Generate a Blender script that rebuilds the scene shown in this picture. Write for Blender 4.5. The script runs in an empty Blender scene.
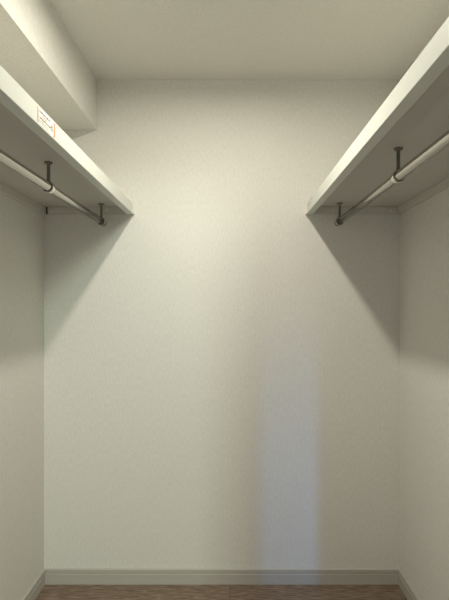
import bpy, bmesh, math, random
from mathutils import Vector, Matrix
random.seed(4)
S = bpy.context.scene
C = S.collection
U = 0.00455            # metres per unit on the back wall
D = 2.05               # camera to back wall
CAMZ = 278.4 * U         # camera height
def X(u): return u * U
def Z(u): return CAMZ + u * U
XL, XR = X(-186), X(169.5)
ZC = Z(225)
YF = -2.45             # inner face of the front wall
PI = math.pi

# ---------------------------------------------------------------- helpers
def add_box(bm, x0, x1, y0, y1, z0, z1):
    vs = [bm.verts.new(p) for p in ((x0,y0,z0),(x1,y0,z0),(x1,y1,z0),(x0,y1,z0),
                                    (x0,y0,z1),(x1,y0,z1),(x1,y1,z1),(x0,y1,z1))]
    for f in ((0,3,2,1),(4,5,6,7),(0,1,5,4),(1,2,6,5),(2,3,7,6),(3,0,4,7)):
        bm.faces.new([vs[i] for i in f])
def add_prism(bm, prof, place, a, b):
    """extrude a closed 2D profile; place(p, t) gives the 3D point"""
    r0 = [bm.verts.new(place(p, a)) for p in prof]
    r1 = [bm.verts.new(place(p, b)) for p in prof]
    n = len(prof)
    for i in range(n):
        bm.faces.new((r0[i], r0[(i+1) % n], r1[(i+1) % n], r1[i]))
    bm.faces.new(list(reversed(r0))); bm.faces.new(r1)
def add_lathe(bm, prof, mtx, n=40):
    """prof = [(radius, height)...] about local z; ends at radius 0 are capped"""
    rings = []
    for r, h in prof:
        if r < 1e-6:
            rings.append([bm.verts.new(mtx @ Vector((0, 0, h)))])
        else:
            rings.append([bm.verts.new(mtx @ Vector((r*math.cos(2*PI*k/n), r*math.sin(2*PI*k/n), h))) for k in range(n)])
    for A, B in zip(rings, rings[1:]):
        for k in range(n):
            k2 = (k+1) % n
            if len(A) == 1 and len(B) == 1: continue
            if len(A) == 1: bm.faces.new((A[0], B[k], B[k2]))
            elif len(B) == 1: bm.faces.new((A[k], B[0], A[k2]))
            else: bm.faces.new((A[k], A[k2], B[k2], B[k]))
def obj(name, bm, mat, parent=None, smooth=False, bevel=0.0, seg=2):
    bmesh.ops.recalc_face_normals(bm, faces=bm.faces[:])
    me = bpy.data.meshes.new(name); bm.to_mesh(me); bm.free()
    me.materials.append(mat)
    o = bpy.data.objects.new(name, me); C.objects.link(o)
    if bevel:
        md = o.modifiers.new('bevel', 'BEVEL'); md.width = bevel; md.segments = seg
        md.limit_method = 'ANGLE'; md.angle_limit = math.radians(40)
    if smooth:
        for p in me.polygons: p.use_smooth = True
        md = o.modifiers.new('split', 'EDGE_SPLIT'); md.split_angle = math.radians(38)
    if parent: o.parent = parent
    return o
def boxobj(name, dims, mat, parent=None, bevel=0.0):
    bm = bmesh.new(); add_box(bm, *dims)
    return obj(name, bm, mat, parent, bevel=bevel)
def struct(o):
    o['kind'] = 'structure'; return o
def thing(name, label, cat, loc, group=None):
    o = bpy.data.objects.new(name, None); C.objects.link(o)
    o.location = loc; o['label'] = label; o['category'] = cat
    o.empty_display_size = 0.1
    if group: o['group'] = group
    return o

# ---------------------------------------------------------------- materials
def mat(name, col, rough=0.6, metal=0.0):
    m = bpy.data.materials.new(name); m.use_nodes = True
    b = m.node_tree.nodes['Principled BSDF']
    b.inputs['Base Color'].default_value = (*col, 1)
    b.inputs['Roughness'].default_value = rough
    b.inputs['Metallic'].default_value = metal
    return m, m.node_tree, b
def wallpaper(name, col, amp=0.055, bump=0.5, scale=170):
    m, nt, b = mat(name, col, 0.85)
    b.inputs['Specular IOR Level'].default_value = 0.25
    N, L = nt.nodes, nt.links
    tc = N.new('ShaderNodeTexCoord')
    n1 = N.new('ShaderNodeTexNoise'); n1.inputs['Scale'].default_value = scale; n1.inputs['Detail'].default_value = 3
    mp = N.new('ShaderNodeMapping'); mp.inputs['Scale'].default_value = (1, 1, 0.35)
    n2 = N.new('ShaderNodeTexNoise'); n2.inputs['Scale'].default_value = scale*0.8; n2.inputs['Detail'].default_value = 2
    L.new(tc.outputs['Object'], n1.inputs['Vector'])
    L.new(tc.outputs['Object'], mp.inputs['Vector']); L.new(mp.outputs['Vector'], n2.inputs['Vector'])
    ad = N.new('ShaderNodeMath'); ad.operation = 'ADD'
    L.new(n1.outputs['Fac'], ad.inputs[0]); L.new(n2.outputs['Fac'], ad.inputs[1])
    hf = N.new('ShaderNodeMath'); hf.operation = 'MULTIPLY'; hf.inputs[1].default_value = 0.5
    L.new(ad.outputs[0], hf.inputs[0])
    cr = N.new('ShaderNodeValToRGB')
    cr.color_ramp.elements[0].position = 0.3; cr.color_ramp.elements[1].position = 0.7
    cr.color_ramp.elements[0].color = (*[c*(1-2*amp) for c in col], 1)
    cr.color_ramp.elements[1].color = (*[min(1, c*(1+amp)) for c in col], 1)
    L.new(hf.outputs[0], cr.inputs['Fac']); L.new(cr.outputs['Color'], b.inputs['Base Color'])
    bp = N.new('ShaderNodeBump'); bp.inputs['Strength'].default_value = bump; bp.inputs['Distance'].default_value = 0.0012
    L.new(hf.outputs[0], bp.inputs['Height']); L.new(bp.outputs['Normal'], b.inputs['Normal'])
    return m
def grained(name, col, rough, amp=0.02, scale=40):
    """plain painted / foil surface with a very slight mottle"""
    m, nt, b = mat(name, col, rough)
    N, L = nt.nodes, nt.links
    tc = N.new('ShaderNodeTexCoord'); n1 = N.new('ShaderNodeTexNoise'); n1.inputs['Scale'].default_value = scale
    L.new(tc.outputs['Object'], n1.inputs['Vector'])
    cr = N.new('ShaderNodeValToRGB')
    cr.color_ramp.elements[0].color = (*[c*(1-amp) for c in col], 1)
    cr.color_ramp.elements[1].color = (*[min(1, c*(1+amp)) for c in col], 1)
    L.new(n1.outputs['Fac'], cr.inputs['Fac']); L.new(cr.outputs['Color'], b.inputs['Base Color'])
    return m
WALL = (0.78, 0.772, 0.725)
M_wall = wallpaper('wallpaper', WALL)
M_ceil = wallpaper('ceiling_paper', (0.78, 0.772, 0.72), scale=200)
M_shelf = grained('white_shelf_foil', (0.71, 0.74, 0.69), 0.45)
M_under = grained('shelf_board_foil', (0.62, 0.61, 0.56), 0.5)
M_cleat = grained('cleat_foil', (0.66, 0.65, 0.59), 0.5)
M_base = grained('baseboard_foil', (0.50, 0.485, 0.44), 0.45)
M_door = grained('door_foil', (0.70, 0.69, 0.64), 0.5)
M_cap = grained('end_cap_plastic', (0.84, 0.83, 0.77), 0.4)
M_screw = grained('screw_cover', (0.80, 0.79, 0.72), 0.35)
M_gap_shade = grained('gap_shade', (0.05, 0.05, 0.04), 0.8)  # near-black colour stands for the shade inside the corner gap
def steel():
    m, nt, b = mat('brushed_steel', (0.50, 0.485, 0.445), 0.12, 1.0)
    N, L = nt.nodes, nt.links
    tc = N.new('ShaderNodeTexCoord'); mp = N.new('ShaderNodeMapping'); mp.inputs['Scale'].default_value = (300, 4, 300)
    n = N.new('ShaderNodeTexNoise'); n.inputs['Scale'].default_value = 1.0
    L.new(tc.outputs['Object'], mp.inputs['Vector']); L.new(mp.outputs['Vector'], n.inputs['Vector'])
    mr = N.new('ShaderNodeMapRange'); mr.inputs['To Min'].default_value = 0.10; mr.inputs['To Max'].default_value = 0.15
    L.new(n.outputs['Fac'], mr.inputs['Value']); L.new(mr.outputs['Result'], b.inputs['Roughness'])
    return m
M_steel = steel()
M_chrome = grained('polished_collar', (0.75, 0.74, 0.70), 0.15); M_chrome.node_tree.nodes['Principled BSDF'].inputs['Metallic'].default_value = 1
M_dark = grained('dark_bracket_metal', (0.22, 0.21, 0.18), 0.35); M_dark.node_tree.nodes['Principled BSDF'].inputs['Metallic'].default_value = 0.9
M_ring = grained('black_seam_ring', (0.04, 0.04, 0.035), 0.5)
M_label = grained('label_paper', (0.88, 0.89, 0.86), 0.5)
M_orange = grained('label_orange', (0.66, 0.33, 0.22), 0.6)
M_pink = grained('label_pink', (0.60, 0.44, 0.40), 0.6)
M_ink = grained('label_ink', (0.04, 0.04, 0.055), 0.6)
M_brownink = grained('label_brown_ink', (0.15, 0.10, 0.06), 0.6)
M_greyink = grained('label_grey_ink', (0.45, 0.42, 0.36), 0.6)
M_redink = grained('label_red_ink', (0.70, 0.42, 0.38), 0.6)
def floor_mat():
    m, nt, b = mat('oak_floor', (0.2, 0.14, 0.1), 0.42)
    N, L = nt.nodes, nt.links
    tc = N.new('ShaderNodeTexCoord')
    mp = N.new('ShaderNodeMapping'); mp.inputs['Scale'].default_value = (11, 110, 1)
    n = N.new('ShaderNodeTexNoise'); n.inputs['Scale'].default_value = 1.6; n.inputs['Detail'].default_value = 6; n.inputs['Distortion'].default_value = 0.6
    L.new(tc.outputs['Object'], mp.inputs['Vector']); L.new(mp.outputs['Vector'], n.inputs['Vector'])
    cr = N.new('ShaderNodeValToRGB')
    e = cr.color_ramp.elements
    e[0].position = 0.3; e[0].color = (0.115, 0.078, 0.054, 1)
    e[1].position = 0.72; e[1].color = (0.36, 0.27, 0.205, 1)
    k = e.new(0.5); k.color = (0.215, 0.155, 0.113, 1)
    L.new(n.outputs['Fac'], cr.inputs['Fac'])
    br = N.new('ShaderNodeTexBrick')
    br.inputs['Scale'].default_value = 1.0; br.inputs['Brick Width'].default_value = 1.2; br.inputs['Row Height'].default_value = 0.145
    br.inputs['Mortar Size'].default_value = 0.0012; br.inputs['Mortar Smooth'].default_value = 0.2
    br.inputs['Color1'].default_value = (0.92, 0.92, 0.92, 1); br.inputs['Color2'].default_value = (1.08, 1.05, 1.03, 1)
    br.inputs['Mortar'].default_value = (0.4, 0.38, 0.36, 1)
    L.new(tc.outputs['Object'], br.inputs['Vector'])
    mx = N.new('ShaderNodeMix'); mx.data_type = 'RGBA'; mx.blend_type = 'MULTIPLY'; mx.inputs['Factor'].default_value = 1
    L.new(cr.outputs['Color'], mx.inputs['A']); L.new(br.outputs['Color'], mx.inputs['B'])
    L.new(mx.outputs['Result'], b.inputs['Base Color'])
    return m
M_floor = floor_mat()

# ---------------------------------------------------------------- the room
T = 0.1
struct(boxobj('floor', (XL-T, XR+T, YF-T, T, -0.06, 0), M_floor))
struct(boxobj('ceiling', (XL-T, XR+T, YF-T, T, ZC, ZC+0.06), M_ceil))
struct(boxobj('wall_back', (XL-T, XR+T, 0, T, 0, ZC), M_wall))
struct(boxobj('wall_left', (XL-T, XL, YF-T, 0, 0, ZC), M_wall))
struct(boxobj('wall_right', (XR, XR+T, YF-T, 0, 0, ZC), M_wall))
# boxed-in duct along the top of the left wall
SX, SZ = X(-133), Z(175)
struct(boxobj('trim_1', (XL, SX, YF, 0, SZ, ZC), M_wall, bevel=0.002))
# front wall behind the camera; doorway gaps and door leaf added to shape the light
DOORH = 2.02
bm = bmesh.new()
add_box(bm, XL, XR, YF-T, YF, DOORH, ZC)
add_box(bm, XL, -0.80, YF-T, YF, 0, DOORH)
add_box(bm, 0.752, XR, YF-T, YF, 0, DOORH)
struct(obj('wall_front', bm, M_wall))
struct(boxobj('spill_blocker', (0.3, 1.14, -5.66, -5.6, 0, ZC), M_wall))  # added unseen panel, keeps blue light out of the left opening
struct(boxobj('band_fade_blocker', (0.75, 1.7, -4.06, -4.0, 1.69, ZC), M_wall))  # added floating panel, fades the blue band towards the top
struct(boxobj('band_edge_blocker', (0.40, 0.742, -3.34, -3.3, 0, ZC), M_wall))  # added unseen panel, softens the left edge of the blue band
d = struct(boxobj('door_blocker', (0.095, 0.56, YF-0.034, YF, 0.006, DOORH-0.004), M_door, bevel=0.002))  # added leaf, blocks light between the two openings
bm = bmesh.new()
add_box(bm, 0.125, 0.137, YF+0.03, YF+0.042, 0.93, 1.07)
add_box(bm, 0.127, 0.135, YF, YF+0.031, 0.935, 0.947)
add_box(bm, 0.127, 0.135, YF, YF+0.031, 1.053, 1.065)
obj('door_handle', bm, M_steel, d, bevel=0.002)

# baseboards: a flat board, a groove and a small rounded lip
BH = 15*U
prof = [(0, 0), (0.0085, 0), (0.0085, BH-0.0225), (0.0060, BH-0.0205), (0.0060, BH-0.0185), (0.0085, BH-0.0165),
        (0.0085, BH-0.0018), (0.0070, BH), (0, BH)]
def baseboard(name, place, a, b):
    bm = bmesh.new(); add_prism(bm, prof, place, a, b)
    return struct(obj(name, bm, M_base))
baseboard('baseboard_back', lambda p, t: (t, -p[0], p[1]), XL, XR)
baseboard('baseboard_left', lambda p, t: (XL+p[0], t, p[1]), YF, -0.0085)
baseboard('baseboard_right', lambda p, t: (XR-p[0], t, p[1]), YF, -0.0085)

# ---------------------------------------------------------------- shelves
ZB, ZU, ZT = Z(90.3), Z(97.6), Z(100.4)     # nosing bottom, board underside, top
NT = 6.6*U                                  # nosing thickness
YN = YF + 0.25                              # near end of the shelves
def shelf(side, xf, xw, label):
    """side -1 left, +1 right; xf front face, xw wall"""
    root = thing('wall_shelf', label, 'shelf', (xw, 0, ZU), 'shelves')
    def L(o):
        o.matrix_parent_inverse = Matrix.Translation(-Vector((xw, 0, ZU)))
        return o
    def span(a, b): return (min(a, b), max(a, b))
    g = 0.0015
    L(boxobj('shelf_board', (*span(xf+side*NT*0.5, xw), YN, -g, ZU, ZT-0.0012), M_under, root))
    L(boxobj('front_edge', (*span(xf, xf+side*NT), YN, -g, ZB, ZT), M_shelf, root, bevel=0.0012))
    # small raised cap where the front edge meets the back wall
    bm = bmesh.new()
    p = [(-0.026, ZB+0.001), (-0.0005, ZB-0.0015), (-0.0005, ZT+0.006), (-0.004, ZT+0.008), (-0.026, ZT+0.001)]
    add_prism(bm, p, lambda q, t: (t, q[0], q[1]), xf-side*0.0028, xf+side*0.006)
    L(obj('end_cap', bm, M_cap, root, bevel=0.0008))
    # cleats under the board: one along the back wall, one along the side wall
    ct, zc0 = 0.014, ZU-7.0*U
    def cleat(dims, screws, axis):
        bm = bmesh.new(); add_box(bm, *dims)
        c = L(obj('cleat', bm, M_cleat, root, bevel=0.0015))
        for s in screws:
            bm = bmesh.new()
            add_lathe(bm, [(0.0055, 0), (0.0055, 0.0015), (0.004, 0.0028), (0, 0.0032)],
                      Matrix.Translation(s) @ axis, 20)
            q = obj('screw_cap', bm, M_screw, c, smooth=True)
    back_axis = Matrix.Rotation(PI/2, 4, 'X')
    side_axis = Matrix.Rotation(-side*PI/2, 4, 'Y')
    zs = (ZU+zc0)/2
    x_in = xw - side*(0.0215 if side < 0 else 0.0145)
    cleat((*span(x_in, xf+side*NT), -ct, 0, zc0, ZU), 
          [Vector((xw-side*0.045, -ct, zs)), Vector((xf+side*0.12, -ct, zs))], back_axis)
    cleat((*span(xw, xw-side*ct), YN, -0.0005 if side > 0 else -0.004, zc0, ZU),
          [Vector((xw-side*ct, -0.42 - 0.45*k, zs)) for k in range(4)], side_axis)
    if side < 0:      # shade of the open corner joint, painted as a dark box
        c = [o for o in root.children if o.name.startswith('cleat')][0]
        boxobj('joint_shade', (xw+ct+0.0005, x_in-0.0005, -ct+0.002, -0.0005, zc0, ZU-0.0005), M_gap_shade, c)
    return root, L
shelf_l, LL = shelf(-1, X(-96), XL, 'white wall shelf on the left wall with a printed sticker on its front edge')
shelf_r, LR = shelf(+1, X(76), XR, 'white wall shelf on the right wall without orange sticker')

# the printed sticker on the left shelf's front edge
y0, y1 = -(D - D/2.005), -(D - D/1.822)      # near end, far end
hN = ZB + 0.0055; hF = ZB + 0.0415
def lab(u): return y0*1.0 + (y1-y0)*u
def labz(v): return hN + (hF-hN)*v
def flat(name, rects, m, lift, par):
    bm = bmesh.new()
    for u0, u1, v0, v1 in rects:
        xa = X(-96)
        add_box(bm, xa-0.0002, xa+lift, lab(u0), lab(u1), labz(v0), labz(v1))
    return obj(name, bm, m, par)
sticker = LL(flat('warning_label', [(0, 1, 0, 1)], M_label, 0.0003, shelf_l))
sticker['label'] = 'white sticker with small print and an orange bar'
def glyphs(u0, u1, v, h, step):
    """tiny character-like strokes in a row"""
    r, u = [], u0
    while u < u1:
        w = step*random.uniform(0.55, 0.75)
        for q in range(3):
            k = random.random()
            if k < 0.5: 
                vv = v + h*random.random()*0.8
                r.append((u, u+w, vv, vv+h*0.36))
            else:
                uu = u + w*random.random()*0.75
                r.append((uu, uu+w*0.42, v, v+h))
        u += step
    return r
flat('bold_text', glyphs(.10, .68, .74, .12, .036), M_ink, 0.00045, sticker)
flat('red_text', glyphs(.22, .52, .54, .09, .034), M_redink, 0.00045, sticker)
flat('brown_text', glyphs(.10, .72, .34, .12, .036), M_brownink, 0.00045, sticker)
flat('fine_text', glyphs(.08, .60, .20, .05, .024)+glyphs(.08, .60, .09, .05, .024), M_greyink, 0.00045, sticker)
flat('pictogram', [(.75,.84,.62,.64),(.75,.84,.47,.49),(.75,.765,.47,.64),(.825,.84,.47,.64),(.785,.805,.50,.61),
                   (.75,.84,.40,.42),(.75,.84,.25,.27),(.75,.765,.25,.42),(.825,.84,.25,.42),(.78,.81,.31,.36)], M_brownink, 0.00045, sticker)
flat('orange_bar', [(.90, .995, .02, .98)], M_orange, 0.00045, sticker)
flat('pink_bar', [(0.0, .055, .02, .98)], M_pink, 0.00045, sticker)

# clear tape with faint squiggles on the right shelf's end
bm = bmesh.new()
xa = X(76) - 0.0028
for (ya, yb, za, zb) in ((-.150,-.040,.044,.0452),(-.150,-.148,.012,.045),(-.125,-.095,.030,.0315),(-.098,-.094,.020,.031),
                         (-.085,-.060,.024,.0255),(-.085,-.081,.024,.036),(-.070,-.050,.014,.0155)):
    add_box(bm, X(76)-0.0006, X(76)+0.0002, ya, yb, ZB+za, ZB+zb)
t = LR(obj('embossed_mark', bm, M_greyink, shelf_r))

# ---------------------------------------------------------------- clothes rails
ROD_R = 0.0145
def rail(xu, zu, k_end, k_mid, label):
    x, z = X(xu), Z(zu)
    ye, ym = -(D - D/k_end), -(D - D/k_mid)
    root = thing('clothes_rail', label, 'clothes rail', (x, ye, z), 'clothes rails')
    along = Matrix.Rotation(PI/2, 4, 'X')      # local z -> -y (towards the camera)
    near = -(YN+0.03) + ye
    # pole in two telescoping lengths meeting at the middle bracket
    bm = bmesh.new()
    add_lathe(bm, [(0, 0.0), (ROD_R-0.0015, 0.0), (ROD_R-0.0008, 0.001), (ROD_R-0.0008, ye-ym)], along, 48)
    obj('pole', bm, M_steel, root, smooth=True)
    bm = bmesh.new()
    add_lathe(bm, [(ROD_R, ye-ym), (ROD_R, near-0.001), (ROD_R-0.001, near), (0, near)], along, 48)
    obj('pole', bm, M_steel, root, smooth=True)
    bm = bmesh.new()
    add_lathe(bm, [(0, -0.006), (0.010, -0.006), (0.0150, -0.003), (0.0165, 0.0), (0.0165, 0.004), (0.0150, 0.004)], along, 40)
    obj('end_plug', bm, M_chrome, root, smooth=True)
    for k, yy in enumerate((-0.030, ym-ye)):
        bm = bmesh.new()
        h0 = ROD_R+0.001; h1 = (ZU - z)
        m = Matrix.Translation((0, yy, 0))
        add_lathe(bm, [(0.0072, h0-0.003), (0.0062, h0+0.004), (0.0050, h0+0.010), (0.0050, h1-0.010), (0.006, h1-0.005), (0.007, h1-0.003)], m, 24)
        br = obj('bracket', bm, M_dark, root, smooth=True)
        bm = bmesh.new()
        add_lathe(bm, [(0, h1-0.0045), (0.0105, h1-0.005), (0.0125, h1-0.003), (0.0125, h1-0.0002), (0, h1-0.0002)], m, 32)
        for sx in (-0.0095, 0.0095):
            add_lathe(bm, [(0, h1-0.0062), (0.002, h1-0.006), (0.0032, h1-0.0043)], m @ Matrix.Translation((sx, 0, 0)), 14)
        obj('mounting_flange', bm, M_dark, br, smooth=True)
        w = 0.0085 if k else 0.006
        bm = bmesh.new()
        mm = m @ along
        ro = ROD_R
        add_lathe(bm, [(ro-0.0012, -w), (ro+0.0028, -w), (ro+0.0042, -w+0.0015), (ro+0.0042, w-0.0015), (ro+0.0028, w), (ro-0.0012, w)], mm, 48)
        obj('collar', bm, M_chrome, br, smooth=True)
        bm = bmesh.new()
        add_lathe(bm, [(ro-0.0012, w), (ro+0.0022, w), (ro+0.0022, w+0.003), (ro-0.0012, w+0.003)], mm, 48)
        obj('clamp_ring', bm, M_dark, br, smooth=True)
    return root
rail(-124, 80.5, 1.022, 1.464, 'steel clothes rail hanging from two brackets under the left shelf')
rail(104.8, 80, 1.03, 1.606, 'steel clothes rail hanging from two brackets under the right shelf')

# ---------------------------------------------------------------- ceiling downlight (just above the frame)
LX, LY = X(-11), -0.82
dl = thing('ceiling_light', 'small round white downlight set in the ceiling between the shelves', 'lamp', (LX, LY, ZC))
bm = bmesh.new()
add_lathe(bm, [(0.046, -0.0005), (0.056, -0.0005), (0.056, -0.003), (0.052, -0.006), (0.046, -0.006), (0.046, -0.0005)], Matrix.Identity(4), 48)
obj('trim_ring', bm, M_cap, dl, smooth=True)
m, nt, b = mat('lamp_lens', (0.9, 0.9, 0.86), 0.4)
b.inputs['Emission Color'].default_value = (1, 0.9, 0.75, 1); b.inputs['Emission Strength'].default_value = 6
bm = bmesh.new()
add_lathe(bm, [(0, -0.0035), (0.0455, -0.0035), (0.0455, -0.001), (0, -0.001)], Matrix.Identity(4), 48)
obj('lens', bm, m, dl, smooth=True)
def area(name, loc, rot, sx, sy, power, col, shape='RECTANGLE', spread=PI):
    l = bpy.data.lights.new(name, 'AREA'); l.shape = shape; l.size = sx
    if shape in ('RECTANGLE', 'ELLIPSE'): l.size_y = sy
    l.energy = power; l.color = col; l.spread = spread
    o = bpy.data.objects.new(name, l); C.objects.link(o); o.location = loc; o.rotation_euler = rot
    return o
area('downlight_lamp', (LX, LY, ZC-0.0075), (0, 0, 0), 0.065, 0, 12.7, (0.985, 0.925, 0.79), 'DISK', math.radians(174))
# added unseen lamps that shine in through the gaps behind the camera
def aim(name, loc, target, sx, sy, power, col):
    o = area(name, loc, (0, 0, 0), sx, sy, power, col)
    o.rotation_euler = (Vector(target)-Vector(loc)).to_track_quat('-Z', 'Y').to_euler()
    return o
aim('left_fill_lamp', (0.2, -5.0, 2.25), (-0.2, 0, 0.9), 0.30, 0.3, 60, (0.89, 1.0, 0.86))  # added lamp, brightens the left half of the closet
aim('blue_band_lamp', (1.22, -6.0, 2.05), (0.3, 0, 0.9), 0.10, 0.4, 84, (0.2, 0.46, 1.0))  # added blue lamp, makes the daylight band on the back wall
w = bpy.data.worlds.new('world'); S.world = w; w.use_nodes = True
w.node_tree.nodes['Background'].inputs['Color'].default_value = (0.82, 0.80, 0.76, 1)
w.node_tree.nodes['Background'].inputs['Strength'].default_value = 0.85

# ---------------------------------------------------------------- camera
cd = bpy.data.cameras.new('camera'); cam = bpy.data.objects.new('camera', cd); C.objects.link(cam)
cam.location = (0, -D, CAMZ); cam.rotation_euler = (PI/2, 0, 0)
cd.sensor_fit = 'VERTICAL'; cd.sensor_height = 36; cd.lens = D/U/600*36
cd.shift_x = -5.5/600; cd.shift_y = 5.0/600
cd.clip_start = 0.01
S.camera = cam
S.view_settings.view_transform = 'Standard'; S.view_settings.look = 'None'
S.view_settings.gamma = 1; S.view_settings.use_curve_mapping = False
S.view_settings.exposure = 0
